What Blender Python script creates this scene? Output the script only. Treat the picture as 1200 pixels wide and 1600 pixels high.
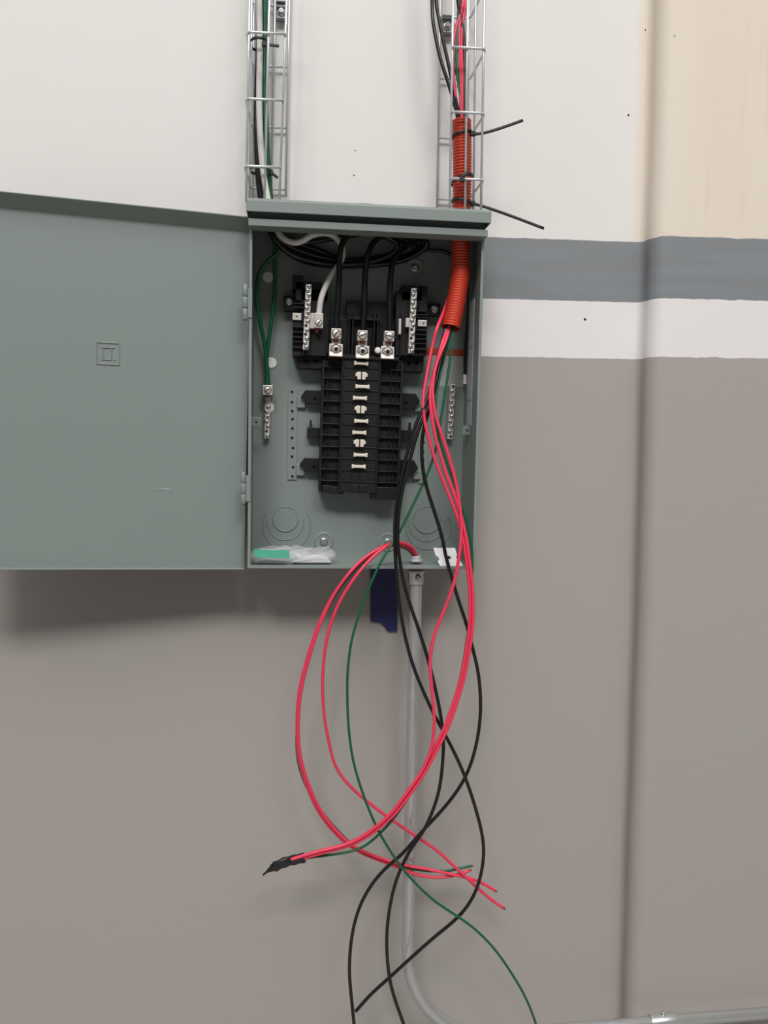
import bpy, bmesh, math, random
from mathutils import Vector, Matrix
random.seed(7)
for o in list(bpy.data.objects): bpy.data.objects.remove(o)
SC = bpy.context.scene
COL = SC.collection

# ------------------------------------------------------------------ camera
FPX, YAW, PIT, ROL = 1267.3, .10721, .08243, .00664
CAM = Vector((0, -1.36, 1.40))
_f = Vector((math.sin(YAW)*math.cos(PIT), math.cos(YAW)*math.cos(PIT), -math.sin(PIT)))
_r0 = Vector((math.cos(YAW), -math.sin(YAW), 0)); _u0 = _r0.cross(_f)
_r = _r0*math.cos(ROL) + _u0*math.sin(ROL); _u = -_r0*math.sin(ROL) + _u0*math.cos(ROL)
cam = bpy.data.cameras.new('camera'); camo = bpy.data.objects.new('camera', cam); COL.objects.link(camo)
cam.sensor_fit = 'VERTICAL'; cam.sensor_height = 24.0; cam.lens = FPX/1600*24.0; cam.clip_start = .01
camo.matrix_world = Matrix(((_r.x, _u.x, -_f.x, CAM.x), (_r.y, _u.y, -_f.y, CAM.y), (_r.z, _u.z, -_f.z, CAM.z), (0, 0, 0, 1)))
SC.camera = camo

# ------------------------------------------------------------------ light and exposure
world = bpy.data.worlds.new('hall_ambient'); SC.world = world; world.use_nodes = True
bg = world.node_tree.nodes['Background']; bg.inputs[0].default_value = (1, .99, .98, 1); bg.inputs[1].default_value = .135
def area(name, loc, target, sx, sy, power, col=(1, .988, .976)):
    l = bpy.data.lights.new(name, 'AREA'); l.shape = 'RECTANGLE'; l.size = sx; l.size_y = sy; l.energy = power; l.color = col
    o = bpy.data.objects.new(name, l); COL.objects.link(o); o.location = loc
    o.rotation_euler = (Vector(target)-Vector(loc)).to_track_quat('-Z', 'Y').to_euler(); return o
area('high_bay_lamp', (-2.4, -8.8, 9.4), (.1, 0, 1.3), 2.6, 2.0, 520)
area('high_bay_lamp', (2.0, -8.8, 9.4), (.1, 0, 1.3), 2.6, 2.0, 370)
area('ceiling_lamp_field', (0, -5.0, 7.5), (0, -5.0, 0), 9, 6, 500)
SC.view_settings.view_transform = 'Standard'; SC.view_settings.look = 'None'
SC.view_settings.exposure = 0; SC.view_settings.gamma = 1; SC.view_settings.use_curve_mapping = False

# ------------------------------------------------------------------ helpers
def W(px, py, Y):
    """world point seen at photo pixel px, py that lies Y in front of the wall (wall plane y = 0)"""
    d = _f + _r*((px-600)/FPX) - _u*((py-800)/FPX)
    return CAM + d*((Y-CAM.y)/d.y)
TH = .01275                                  # the panel hangs a touch out of plumb
PE = Vector((.10126, 0, 1.21022))            # bottom centre of the panel on the wall
def L(px, py, Y):
    w = W(px, py, Y)-PE; c, s = math.cos(TH), math.sin(TH)
    return Vector((w.x*c-w.z*s, Y, w.x*s+w.z*c))
BT = .017; BO = Vector((0, 0, .21))          # breaker base, in the panel's own frame
def B(px, py, Y):
    w = L(px, py, Y)-BO; c, s = math.cos(BT), math.sin(BT)
    return Vector((w.x*c-w.z*s, Y, w.x*s+w.z*c))

def srgb(r, g, b):
    f = lambda c: (c/255/12.92) if c/255 <= .04045 else ((c/255+.055)/1.055)**2.4
    return (f(r), f(g), f(b), 1)
def mat(name, col, rough=.5, metal=0, noise=0, nscale=40, bump=0, bscale=200, spec=.5, coat=0):
    m = bpy.data.materials.new(name); m.use_nodes = True; nt = m.node_tree; b = nt.nodes['Principled BSDF']
    b.inputs['Base Color'].default_value = col; b.inputs['Roughness'].default_value = rough; b.inputs['Metallic'].default_value = metal
    b.inputs['Specular IOR Level'].default_value = spec; b.inputs['Coat Weight'].default_value = coat
    tc = nt.nodes.new('ShaderNodeTexCoord')
    if noise:
        n = nt.nodes.new('ShaderNodeTexNoise'); n.inputs['Scale'].default_value = nscale; n.inputs['Detail'].default_value = 4
        nt.links.new(tc.outputs['Object'], n.inputs['Vector'])
        mx = nt.nodes.new('ShaderNodeMix'); mx.data_type = 'RGBA'
        mx.inputs[6].default_value = tuple(c*(1-noise) for c in col[:3])+(1,); mx.inputs[7].default_value = tuple(min(1, c*(1+noise)) for c in col[:3])+(1,)
        nt.links.new(n.outputs['Fac'], mx.inputs[0]); nt.links.new(mx.outputs[2], b.inputs['Base Color'])
    if bump:
        n = nt.nodes.new('ShaderNodeTexNoise'); n.inputs['Scale'].default_value = bscale; n.inputs['Detail'].default_value = 3
        nt.links.new(tc.outputs['Object'], n.inputs['Vector'])
        bp = nt.nodes.new('ShaderNodeBump'); bp.inputs['Strength'].default_value = bump; bp.inputs['Distance'].default_value = .001
        nt.links.new(n.outputs['Fac'], bp.inputs['Height']); nt.links.new(bp.outputs['Normal'], b.inputs['Normal'])
    return m
M = {
 'paint': mat('grey_green_enamel', srgb(125, 134, 130), .42, noise=.02, nscale=9, bump=.05, bscale=500),
 'zinc': mat('galvanised_steel', srgb(208, 211, 214), .36, .45, noise=.10, nscale=60),
 'emt': mat('galvanised_conduit', srgb(196, 197, 197), .30, .7, noise=.08, nscale=50),
 'zincflat': mat('dull_galvanised_plate', srgb(150, 154, 154), .5, .6, noise=.08, nscale=80),
 'screw': mat('zinc_screw', srgb(205, 205, 203), .28, .9),
 'tin': mat('tinned_aluminium', srgb(212, 205, 198), .42, .55, noise=.05, nscale=200),
 'stab': mat('tin_plated_stab', srgb(232, 222, 208), .4, .35),
 'black': mat('black_moulded_plastic', srgb(24, 23, 24), .5, spec=.3),
 'ties': mat('black_nylon', srgb(15, 14, 15), .5),
 'kwire': mat('black_cable_jacket', srgb(19, 18, 19), .3, noise=.2, nscale=90),
 'rwire': mat('red_cable_jacket', srgb(224, 56, 86), .38),
 'gwire': mat('green_cable_jacket', srgb(8, 86, 54), .38),
 'wwire': mat('white_cable_jacket', srgb(214, 210, 204), .4),
 'orange': mat('orange_corrugated_plastic', srgb(198, 62, 36), .42),
 'blue': mat('blue_tape', srgb(26, 31, 84), .6, noise=.08, nscale=90),
 'copper': mat('copper_strands', srgb(138, 78, 58), .4, .8),
 'white': mat('white_plastic', srgb(222, 222, 218), .5),
 'paper': mat('white_paper', srgb(226, 224, 224), .7),
 'gcard': mat('green_card', srgb(30, 140, 112), .6),
 'etape': mat('black_electrical_tape', srgb(28, 28, 30), .45),
 'hole': mat('hole_gap_shade', srgb(14, 14, 15), .8),  # flat dark colour in place of the shade inside holes, slots and gaps
 'olabel': mat('orange_label_header', srgb(170, 66, 36), .5),
}
def printed(name, base, ink, sx, sz, amount):
    """paper with rows of small unreadable print"""
    m = mat(name, base, .6); nt = m.node_tree; b = nt.nodes['Principled BSDF']
    tc = nt.nodes.new('ShaderNodeTexCoord'); mp = nt.nodes.new('ShaderNodeMapping'); mp.inputs['Scale'].default_value = (sx, 1, sz)
    nt.links.new(tc.outputs['Object'], mp.inputs['Vector'])
    br = nt.nodes.new('ShaderNodeTexNoise'); br.inputs['Scale'].default_value = 1; br.inputs['Detail'].default_value = 1
    nt.links.new(mp.outputs['Vector'], br.inputs['Vector'])
    sp = nt.nodes.new('ShaderNodeSeparateXYZ'); nt.links.new(mp.outputs['Vector'], sp.inputs[0])
    fr = nt.nodes.new('ShaderNodeMath'); fr.operation = 'FRACT'; nt.links.new(sp.outputs[2], fr.inputs[0])
    gt = nt.nodes.new('ShaderNodeMath'); gt.operation = 'GREATER_THAN'; gt.inputs[1].default_value = .45; nt.links.new(fr.outputs[0], gt.inputs[0])
    g2 = nt.nodes.new('ShaderNodeMath'); g2.operation = 'GREATER_THAN'; g2.inputs[1].default_value = .46; nt.links.new(br.outputs['Fac'], g2.inputs[0])
    mu = nt.nodes.new('ShaderNodeMath'); mu.operation = 'MULTIPLY'; nt.links.new(gt.outputs[0], mu.inputs[0]); nt.links.new(g2.outputs[0], mu.inputs[1])
    m2 = nt.nodes.new('ShaderNodeMath'); m2.operation = 'MULTIPLY'; m2.inputs[1].default_value = amount; nt.links.new(mu.outputs[0], m2.inputs[0])
    mx = nt.nodes.new('ShaderNodeMix'); mx.data_type = 'RGBA'; mx.inputs[6].default_value = base; mx.inputs[7].default_value = ink
    nt.links.new(m2.outputs[0], mx.inputs[0]); nt.links.new(mx.outputs[2], b.inputs['Base Color'])
    return m
M['label'] = printed('grey_printed_label', srgb(176, 177, 176), srgb(120, 120, 122), 700, 480, .55)
M['slabel'] = printed('pale_printed_strip', srgb(186, 188, 190), srgb(150, 152, 156), 700, 420, .5)
M['card'] = printed('printed_white_card', srgb(216, 216, 216), srgb(170, 170, 172), 600, 330, .4)
def film():
    m = bpy.data.materials.new('clear_plastic_film'); m.use_nodes = True; nt = m.node_tree
    b = nt.nodes['Principled BSDF']; b.inputs['Base Color'].default_value = (.85, .86, .86, 1); b.inputs['Roughness'].default_value = .18
    b.inputs['Alpha'].default_value = .24; b.inputs['Specular IOR Level'].default_value = .8
    return m
M['film'] = film()

class MB:
    def __init__(s): s.v = []; s.f = []; s.sm = []
    def add(s, vs, fs, smooth=False):
        n = len(s.v); s.v += [Vector(v) for v in vs]
        for f in fs: s.f.append([i+n for i in f]); s.sm.append(smooth)
        return s
    def box(s, a, b):
        x0, x1 = sorted((a[0], b[0])); y0, y1 = sorted((a[1], b[1])); z0, z1 = sorted((a[2], b[2]))
        return s.add([(x0, y0, z0), (x1, y0, z0), (x1, y1, z0), (x0, y1, z0), (x0, y0, z1), (x1, y0, z1), (x1, y1, z1), (x0, y1, z1)],
                     [(0, 3, 2, 1), (4, 5, 6, 7), (0, 1, 5, 4), (1, 2, 6, 5), (2, 3, 7, 6), (3, 0, 4, 7)])
    def prism(s, poly, y0, y1):
        """outline in x, z (counter-clockwise seen from the room), front y0, back y1"""
        n = len(poly); a = sum(poly[i][0]*poly[(i+1) % n][1]-poly[(i+1) % n][0]*poly[i][1] for i in range(n))
        if a < 0: poly = poly[::-1]
        y0, y1 = min(y0, y1), max(y0, y1)
        return s.add([(p[0], y0, p[1]) for p in poly]+[(p[0], y1, p[1]) for p in poly],
                     [tuple(range(n)), tuple(range(2*n-1, n-1, -1))]+[(i, n+i, n+(i+1) % n, (i+1) % n) for i in range(n)])
    def profx(s, prof, x0, x1):
        """closed outline in y, z run along x"""
        n = len(prof); a = sum(prof[i][0]*prof[(i+1) % n][1]-prof[(i+1) % n][0]*prof[i][1] for i in range(n))
        if a < 0: prof = prof[::-1]
        return s.add([(x0, p[0], p[1]) for p in prof]+[(x1, p[0], p[1]) for p in prof],
                     [tuple(range(n-1, -1, -1)), tuple(range(n, 2*n))]+[(i, (i+1) % n, n+(i+1) % n, n+i) for i in range(n)])
    def lathe(s, c, prof, n=24, axis='y', smooth=True, cap=True):
        """prof: (radius, offset along -y towards the room)"""
        c = Vector(c); vs = []
        for r, h in prof:
            for i in range(n):
                a = 2*math.pi*i/n
                if axis == 'y': vs.append(c+Vector((r*math.cos(a), -h, r*math.sin(a))))
                else: vs.append(c+Vector((r*math.cos(a), r*math.sin(a), h)))
        fs = []
        for k in range(len(prof)-1):
            for i in range(n):
                j = (i+1) % n; fs.append((k*n+i, k*n+j, (k+1)*n+j, (k+1)*n+i))
        s.add(vs, fs, smooth)
        if cap:
            m = len(s.v)-len(prof)*n
            s.f.append([m+i for i in range(n)][::-1]); s.sm.append(False)
            s.f.append([m+(len(prof)-1)*n+i for i in range(n)]); s.sm.append(False)
        return s
    def tube(s, pts, r, n=10, closed=False, cap=True, rads=None, flat=None, up=None):
        pts = [Vector(p) for p in pts]; N = len(pts); T = []
        for i in range(N):
            a = pts[(i-1) % N] if (closed or i > 0) else pts[i]; b = pts[(i+1) % N] if (closed or i < N-1) else pts[i]
            d = b-a; T.append(d.normalized() if d.length > 1e-12 else Vector((0, 0, 1)))
        ref = up or (Vector((0, 1, 0)) if abs(T[0].y) < .9 else Vector((1, 0, 0)))
        nv = (ref-T[0]*ref.dot(T[0])).normalized(); vs = []
        for i in range(N):
            if up is not None: nv = (up-T[i]*up.dot(T[i])).normalized()
            elif i:
                q = T[i-1].rotation_difference(T[i]); nv = q @ nv; nv = (nv-T[i]*nv.dot(T[i])).normalized()
            bn = T[i].cross(nv); rr = rads[i] if rads else r
            ra, rb = (rr, rr) if not flat else flat
            for k in range(n):
                a = 2*math.pi*(k+.5)/n; vs.append(pts[i]+nv*(ra*math.cos(a))+bn*(rb*math.sin(a)))
        fs = []
        for i in range(N if closed else N-1):
            for k in range(n):
                j = (k+1) % n; i2 = (i+1) % N; fs.append((i*n+k, i*n+j, i2*n+j, i2*n+k))
        s.add(vs, fs, n > 4)
        if cap and not closed:
            m = len(s.v)-N*n; s.f.append([m+k for k in range(n)][::-1]); s.sm.append(False); s.f.append([m+(N-1)*n+k for k in range(n)]); s.sm.append(False)
        return s
    def build(s, name, m, parent=None, loc=None, rot=None, bevel=0, seg=2):
        o = bpy.data.objects.new(name, bpy.data.meshes.new(name)); COL.objects.link(o)
        off = Vector(loc) if loc is not None else Vector((0, 0, 0))
        o.data.from_pydata([v-off for v in s.v], [], s.f); o.data.polygons.foreach_set('use_smooth', s.sm)
        bm = bmesh.new(); bm.from_mesh(o.data); bmesh.ops.recalc_face_normals(bm, faces=bm.faces); bm.to_mesh(o.data); bm.free()
        o.data.materials.append(m if not isinstance(m, str) else M[m]); o.location = off
        if rot: o.rotation_euler = rot
        if parent: o.parent = parent
        if bevel:
            b = o.modifiers.new('edge', 'BEVEL'); b.width = bevel; b.segments = seg; b.limit_method = 'ANGLE'; b.angle_limit = .7
        return o
def share(src, parent, loc, rot=None, name=None):
    o = src.copy(); COL.objects.link(o); o.parent = parent; o.location = loc
    if name: o.name = name
    if rot: o.rotation_euler = rot
    return o
def tag(o, label=None, cat=None, group=None, kind=None):
    if label: o['label'] = label
    if cat: o['category'] = cat
    if group: o['group'] = group
    if kind: o['kind'] = kind
    return o
def empty(name, loc, rot=(0, 0, 0), parent=None):
    o = bpy.data.objects.new(name, None); COL.objects.link(o); o.location = loc; o.rotation_euler = rot; o.empty_display_size = .05
    if parent: o.parent = parent
    return o
def spline(P, per=7, smooth=4):
    P = [Vector(p) for p in P]; P = [P[0]*2-P[1]]+P+[P[-1]*2-P[-2]]; out = []
    for i in range(1, len(P)-2):
        p0, p1, p2, p3 = P[i-1:i+3]
        for k in range(per):
            t = k/per
            out.append(.5*((2*p1)+(p2-p0)*t+(2*p0-5*p1+4*p2-p3)*t*t+(3*p1-p0-3*p2+p3)*t**3))
    out.append(P[-2])
    for _ in range(smooth*3):
        out = [out[0]]+[(out[i-1]+out[i]*2+out[i+1])/4 for i in range(1, len(out)-1)]+[out[-1]]
    return out

# ------------------------------------------------------------------ the setting
Z1, Z2, Z3 = 1.7470, 1.6460, 1.5502          # painted bands on the wall
def wall_mat(name, cream):
    m = bpy.data.materials.new(name); m.use_nodes = True; nt = m.node_tree; N = nt.nodes; Lk = nt.links; b = N['Principled BSDF']
    b.inputs['Roughness'].default_value = .62; b.inputs['Specular IOR Level'].default_value = .3
    g = N.new('ShaderNodeNewGeometry'); sp = N.new('ShaderNodeSeparateXYZ'); Lk.new(g.outputs['Position'], sp.inputs[0])
    def math_(op, a, bb=None, c=None):
        n = N.new('ShaderNodeMath'); n.operation = op
        for i, v in enumerate((a, bb, c)):
            if v is None: continue
            if hasattr(v, 'is_output'): Lk.new(v, n.inputs[i])
            else: n.inputs[i].default_value = v
        return n.outputs[0]
    def noise(scale, detail=3, vscale=None):
        n = N.new('ShaderNodeTexNoise'); n.inputs['Scale'].default_value = scale; n.inputs['Detail'].default_value = detail
        if vscale:
            mp = N.new('ShaderNodeMapping'); mp.inputs['Scale'].default_value = vscale; Lk.new(g.outputs['Position'], mp.inputs['Vector']); Lk.new(mp.outputs['Vector'], n.inputs['Vector'])
        else: Lk.new(g.outputs['Position'], n.inputs['Vector'])
        return n.outputs['Fac']
    def mix(f, a, c):
        n = N.new('ShaderNodeMix'); n.data_type = 'RGBA'
        for i, v in ((0, f), (6, a), (7, c)):
            if hasattr(v, 'is_output'): Lk.new(v, n.inputs[i])
            else: n.inputs[i].default_value = v
        return n.outputs[2]
    def smooth(v, lo, hi):
        n = N.new('ShaderNodeMapRange'); n.interpolation_type = 'SMOOTHSTEP'; n.inputs[1].default_value = lo; n.inputs[2].default_value = hi; Lk.new(v, n.inputs[0]); return n.outputs[0]
    wob = math_('MULTIPLY', math_('SUBTRACT', noise(45, 5), .5), .006 if cream else .003)
    z = math_('ADD', sp.outputs[2], wob)
    def dots(scale, size, keep):
        v = N.new('ShaderNodeTexVoronoi'); v.inputs['Scale'].default_value = scale; Lk.new(g.outputs['Position'], v.inputs['Vector'])
        sc = N.new('ShaderNodeSeparateColor'); Lk.new(v.outputs['Color'], sc.inputs[0])
        return math_('MULTIPLY', math_('LESS_THAN', v.outputs['Distance'], size), math_('GREATER_THAN', sc.outputs[0], keep))
    white = srgb(220, 218, 214); creamc = srgb(220, 209, 196)
    mott = noise(3.0, 3)
    if cream:
        up = mix(smooth(noise(5, 4, (1, 1, .25)), .35, .75), creamc, srgb(216, 204, 188))
        up = mix(math_('MULTIPLY', smooth(noise(9, 4, (6, 1, .5)), .55, .8), .35), up, srgb(206, 190, 168))
        up = mix(math_('MULTIPLY', dots(16, .045, .55), .6), up, srgb(150, 138, 124))
    else:
        xn = math_('ADD', sp.outputs[0], math_('MULTIPLY', math_('SUBTRACT', noise(14, 3, (1, 1, .35)), .5), .02))
        up = mix(smooth(xn, .562, .582), mix(mott, white, srgb(217, 214, 211)), srgb(217, 206, 192))
        up = mix(math_('MULTIPLY', dots(11, .03, .72), .5), up, srgb(150, 146, 142))
    strip = mix(mott, srgb(223, 220, 218), srgb(219, 214, 214))
    band = mix(smooth(noise(10, 4, (.3, 1, 5)), .3, .8), srgb(124, 127, 130), srgb(129, 133, 137))
    low = mix(mott, srgb(162, 154, 149), srgb(159, 155, 150))
    s3 = math_('GREATER_THAN', z, Z3); s2 = math_('GREATER_THAN', z, Z2); s1 = math_('GREATER_THAN', z, Z1)
    c = mix(s3, low, strip); c = mix(s2, c, band); c = mix(s1, c, up)
    Lk.new(c, b.inputs['Base Color'])
    bp = N.new('ShaderNodeBump'); bp.inputs['Strength'].default_value = .12; bp.inputs['Distance'].default_value = .004
    Lk.new(noise(26, 4), bp.inputs['Height']); Lk.new(bp.outputs['Normal'], b.inputs['Normal'])
    return m
M['wall'] = wall_mat('painted_wall', False); M['pil'] = wall_mat('painted_pilaster', True)
M['floor'] = mat('smooth_grey_concrete', srgb(150, 148, 144), .5, noise=.08, nscale=5)
wb = tag(MB().box((-3, 0, 0), (4, .2, 4.5)).build('wall_back', 'wall'), kind='structure')
for px, py, r in ((914, 499, .0022), (1009, 47, .0020), (982, 180, .0018), (555, 235, .0010), (553, 274, .0012)):   # small nail holes
    q = W(px, py, 0); MB().lathe((q.x, .0, q.z), [(r, -.001), (r, .0002), (r*.5, .0003)], 10).build('nail_hole', 'hole', wb)
# pilaster with soft, slightly uneven plastered arris
bm_ = MB(); ZN = 60; prof = []
XP = .590
for k in range(6):
    a = math.pi/2*k/5; prof.append((XP-.016+.014*math.sin(a), .001-.014*(1-math.cos(a))))
for k in range(9):
    a = math.pi/2*k/8; prof.append((XP-.002+.026*(1-math.cos(a)), -.020-.026*math.sin(a)))
prof += [(1.0, -.046), (2.2, -.046), (2.2, .002)]
vs = []
for i in range(ZN+1):
    zz = 4.5*i/ZN
    for k, (x, y) in enumerate(prof):
        w = .0007*math.sin(zz*7.1)+.0006*math.sin(zz*23.3+1) if k < 14 else 0
        vs.append((x+w, y, zz))
n = len(prof)
bm_.add(vs, [(i*n+k, i*n+k+1, (i+1)*n+k+1, (i+1)*n+k) for i in range(ZN) for k in range(n-1)], True)
tag(bm_.build('wall_pilaster', 'pil'), kind='structure')
tag(MB().box((-4, -6, -.1), (5, .2, 0)).build('floor', 'floor'), kind='structure')

# ------------------------------------------------------------------ electrical panel
panel = empty('breaker_box', PE, (0, TH, 0))
tag(panel, 'open grey-green metal electrical panel with bare black breaker base, mounted on wall', 'electrical panel')
HX = .1765; YF, YB, T = -.121, -.006, .0016; HT = .520
MB().box((-HX, YB, 0), (HX, YB+.002, HT+.02)).build('back_panel', 'paint', panel)
for sx in (-1, 1):
    m = MB().box((sx*HX, YF, 0), (sx*(HX-T), YB, HT+.02))
    m.box((sx*HX, YF-.0005, 0), (sx*(HX-.0045), YF+.0015, HT))          # folded front edge
    m.build('side_panel', 'paint', panel, bevel=.0005)
m = MB().box((-HX, YF, 0), (HX, YB, T)); m.box((-HX, YF-.0008, -.001), (HX, YF+.0012, .0035))
m.build('bottom_panel', 'paint', panel, bevel=.0004)
MB().box((-HX, YF+.004, HT+.018), (HX, 0, HT+.020)).build('top_panel', 'paint', panel)
# rain hood: front face, recessed slot under it, and lip
y_h = -.149
zt, zb_ = L(575, 321, y_h).z, L(575, 339, y_h).z
h = MB().profx([(y_h, zb_), (y_h, zt), (y_h+.006, zt+.004), (0, zt+.016), (0, zt+.013), (y_h+.008, zt+.001), (y_h+.0018, zt-.002), (y_h+.0018, zb_)], -.1795, .1795)
for sx in (-1, 1):
    h.prism([(sx*.1795, zb_), (sx*.1778, zb_), (sx*.1778, zt+.002), (sx*.1795, zt+.002)], y_h, -.02)
h.build('rain_hood', 'paint', panel, bevel=.0008)
zl0, zl1 = L(575, 361, -.140).z, L(575, 350, -.140).z
MB().box((-HX-.0005, -.1405, zl0), (HX+.0005, -.1385, zl1)).box((-HX-.0005, -.1400, zl0), (HX+.0005, -.110, zl0+.002)).box((-HX, -.1385, zl1-.002), (HX, -.114, zl1)).box((-HX, -.116, zl1-.001), (HX, -.114, zt)).build('header_lip', 'paint', panel, bevel=.0008)
MB().lathe((-.005, -.075, zt+.006), [(.034, 0), (.034, .006), (.028, .0105), (.001, .0115)], 28, axis='z').build('hub_closure', 'paint', panel)

# door: shallow pan opened flat against the wall, with sloped rain flange at its top
DW, DH = .425, .5285  # unseen left end made wider than the box to extend the door's cast shadow
door = MB(); dy = 0
door.box((-DW, -.0008, 0), (0, .0008, DH-.016))
door.box((-DW, -.015, 0), (0, .0008, .0016))                        # bottom flange
door.box((-.0016, -.014, 0), (0, .0008, DH-.016))                   # hinge-side flange
door.box((-DW, -.020, 0), (-DW+.0016, .0008, DH-.016))
door.profx([(-.0008, DH-.0165), (.0008, DH-.0165), (.0008, DH-.0155), (-.020, DH+.0015), (-.0215, DH+.0015), (-.0215, DH)], -DW, 0)
dp = door.build('door', 'paint', panel, bevel=.0005)
dp.rotation_mode = 'ZXY'
dp.location = (L(379, 888, -.088).x+.001, -.088, -.0058); dp.rotation_euler = (0, .017, math.radians(7.8))
dp['label'] = 'grey-green panel door swung open to the left'
# embossed square mark on the door
ec = (-.2035, 0, .3185); em = MB()
def ridge(x0, z0, x1, z1): em.box((ec[0]+x0, -.0022, ec[2]+z0), (ec[0]+x1, 0, ec[2]+z1))
a = .0165; t = .0016
ridge(-a, a-t, a, a); ridge(-a, -a, a, -a+t); ridge(-a, -a, -a+t, a); ridge(a-t, -a, a, a)
b_ = .0095
ridge(-b_, b_-t, b_, b_); ridge(-b_, -b_, b_-.005, -b_+t); ridge(-b_+.002, -b_, -b_+.002+t, b_); ridge(b_-.004-t, -b_+.001, b_-.004, b_); ridge(b_-.0015, -b_, b_+.001, -b_+.0022)
em.build('embossed_emblem', 'paint', dp, bevel=.0006)
sc_ = MB().prism([(-.134, .1195), (-.126, .1225), (-.116, .122), (-.109, .1185), (-.117, .1195), (-.126, .1205)], -.0013, 0)
M['scuff'] = mat('rubbed_enamel', srgb(152, 160, 158), .3)
sc_.build('scuff', 'scuff', dp)
# hinges: three knuckles and a pin each
for (hx, hy0, hy1) in ((383, 445, 500), (380, 738, 788)):
    p0, p1 = L(hx, hy0, -.124), L(hx, hy1, -.124); hg = None
    dz = (p0.z-p1.z)/3
    pin = MB().lathe((p1.x, -.124, p1.z-.001), [(.0022, 0), (.0022, p0.z-p1.z+.002)], 12, axis='z'); hg = pin.build('hinge', 'paint', panel)
    for k in range(3):
        MB().lathe((p1.x, -.124, p1.z+dz*k+.0006), [(.0034, 0), (.0038, .0006), (.0038, dz-.0018), (.0034, dz-.0012)], 14, axis='z').build('knuckle', 'paint', hg)
    MB().box((p1.x-.001, -.1232, p1.z+.004), (p1.x+.010, -.1222, p0.z-.004)).build('hinge_leaf', 'paint', hg)

def seat(o):
    o.location = BO; o.rotation_euler = (0, BT, 0); return o
def lrect(mb, fn, x0, y0, x1, y1, Yf, Yb):
    """box whose front face covers a photo rectangle at depth Yf"""
    c = fn((x0+x1)/2, (y0+y1)/2, Yf); w = (fn(x1, (y0+y1)/2, Yf)-fn(x0, (y0+y1)/2, Yf)).x; hh = (fn((x0+x1)/2, y0, Yf)-fn((x0+x1)/2, y1, Yf)).z
    mb.box((c.x-w/2, Yf, c.z-hh/2), (c.x+w/2, Yb, c.z+hh/2)); return c
def slotted(name, r, hgt, parent, loc, m='screw', n=16, ang=.5):
    """round screw head with a flat slot and ring, their shade put into dark colour"""
    k = MB().lathe((0, 0, 0), [(r, 0), (r, hgt*.75), (r*.85, hgt), (r*.1, hgt)], n)
    k.lathe((0, 0, 0), [(r*1.16, hgt*.12), (r*.98, hgt*.14)], n, cap=False, smooth=False)
    ca, sa = math.cos(ang), math.sin(ang); w = r*.15
    k.add([(r*.88*ca*s2-sa*w*s3, -hgt*1.04, r*.88*sa*s2+ca*w*s3) for s2, s3 in ((-1, -1), (1, -1), (1, 1), (-1, 1))], [(0, 1, 2, 3)])
    o = k.build(name, m); o.data.materials.append(M['hole']); P = o.data.polygons
    for i in range(len(P)-n-1, len(P)): P[i].material_index = 1  # last faces coloured dark as the shade of slot and gap
    o.parent = parent; o.location = loc; return o
def bolt(name, r, parent, loc, hgt=.004):
    k = MB().lathe((0, 0, 0), [(r*1.5, 0), (r*1.5, hgt*.25), (r, hgt*.3)], 20, cap=True).lathe((0, 0, 0), [(r, hgt*.2), (r, hgt), (r*.8, hgt*1.25), (r*.35, hgt*1.25), (r*.3, hgt*.9)], 6, smooth=False)
    o = k.build(name, 'screw'); o.parent = parent; o.location = loc; return o

# knockouts in the back panel: rings parted by thin gaps
for (cx, cy, r1, r2, r3) in ((446, 811, 20, 28, 37), (667, 812, 22, 29, 36)):
    c1 = L(cx, cy, YB); c2 = L(cx, cy+5, YB); c3 = L(cx+2, cy+11, YB); s = .00107
    root = MB().lathe((c1.x, YB, c1.z), [(r1*s, 0), (r1*s, .0014), (r1*s-.0012, .0017), (r1*s-.0014, .0008)], 40, cap=True).build('knockout', 'paint', panel)
    for c, r, a0, a1 in ((c2, r2, math.pi*.92, math.pi*2.08), (c3, r3, math.pi*.80, math.pi*2.2)):
        pts = [(c.x+r*s*math.cos(a0+(a1-a0)*k/40), YB-.0002, c.z+r*s*math.sin(a0+(a1-a0)*k/40)) for k in range(41)]
        MB().tube(pts, .0010, 6).build('knockout_ring', 'paint', root)
    for dx, dz in ((.0, r1*s), (.005, -r2*s-.003), (-r2*s, -.012)):
        MB().lathe((c1.x+dx, YB, c1.z+dz), [(.0022, 0), (.0015, .001), (.0006, .0014)], 10).build('tie_dimple', 'paint', root)
# mounting screws in pressed dimples
for cx, cy in ((648, 419), (506, 846), (606, 847)):
    c = L(cx, cy, YB)
    dm = MB().lathe((c.x, YB, c.z), [(.0165, -.0005), (.0160, .0012), (.0135, .0016), (.0100, -.0001)], 32, cap=False).build('mounting_dimple', 'paint', panel)
    bolt('mounting_screw', .0042, dm, (c.x, YB-.0005, c.z), .005)
# white plugs
for cx, cy in ((419, 433), (424, 567), (420, 637)):
    c = L(cx, cy, YB); MB().lathe((c.x, YB, c.z), [(.0088, 0), (.0088, .0012), (.0078, .0018)], 28).build('white_plug', 'white', panel)
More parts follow.
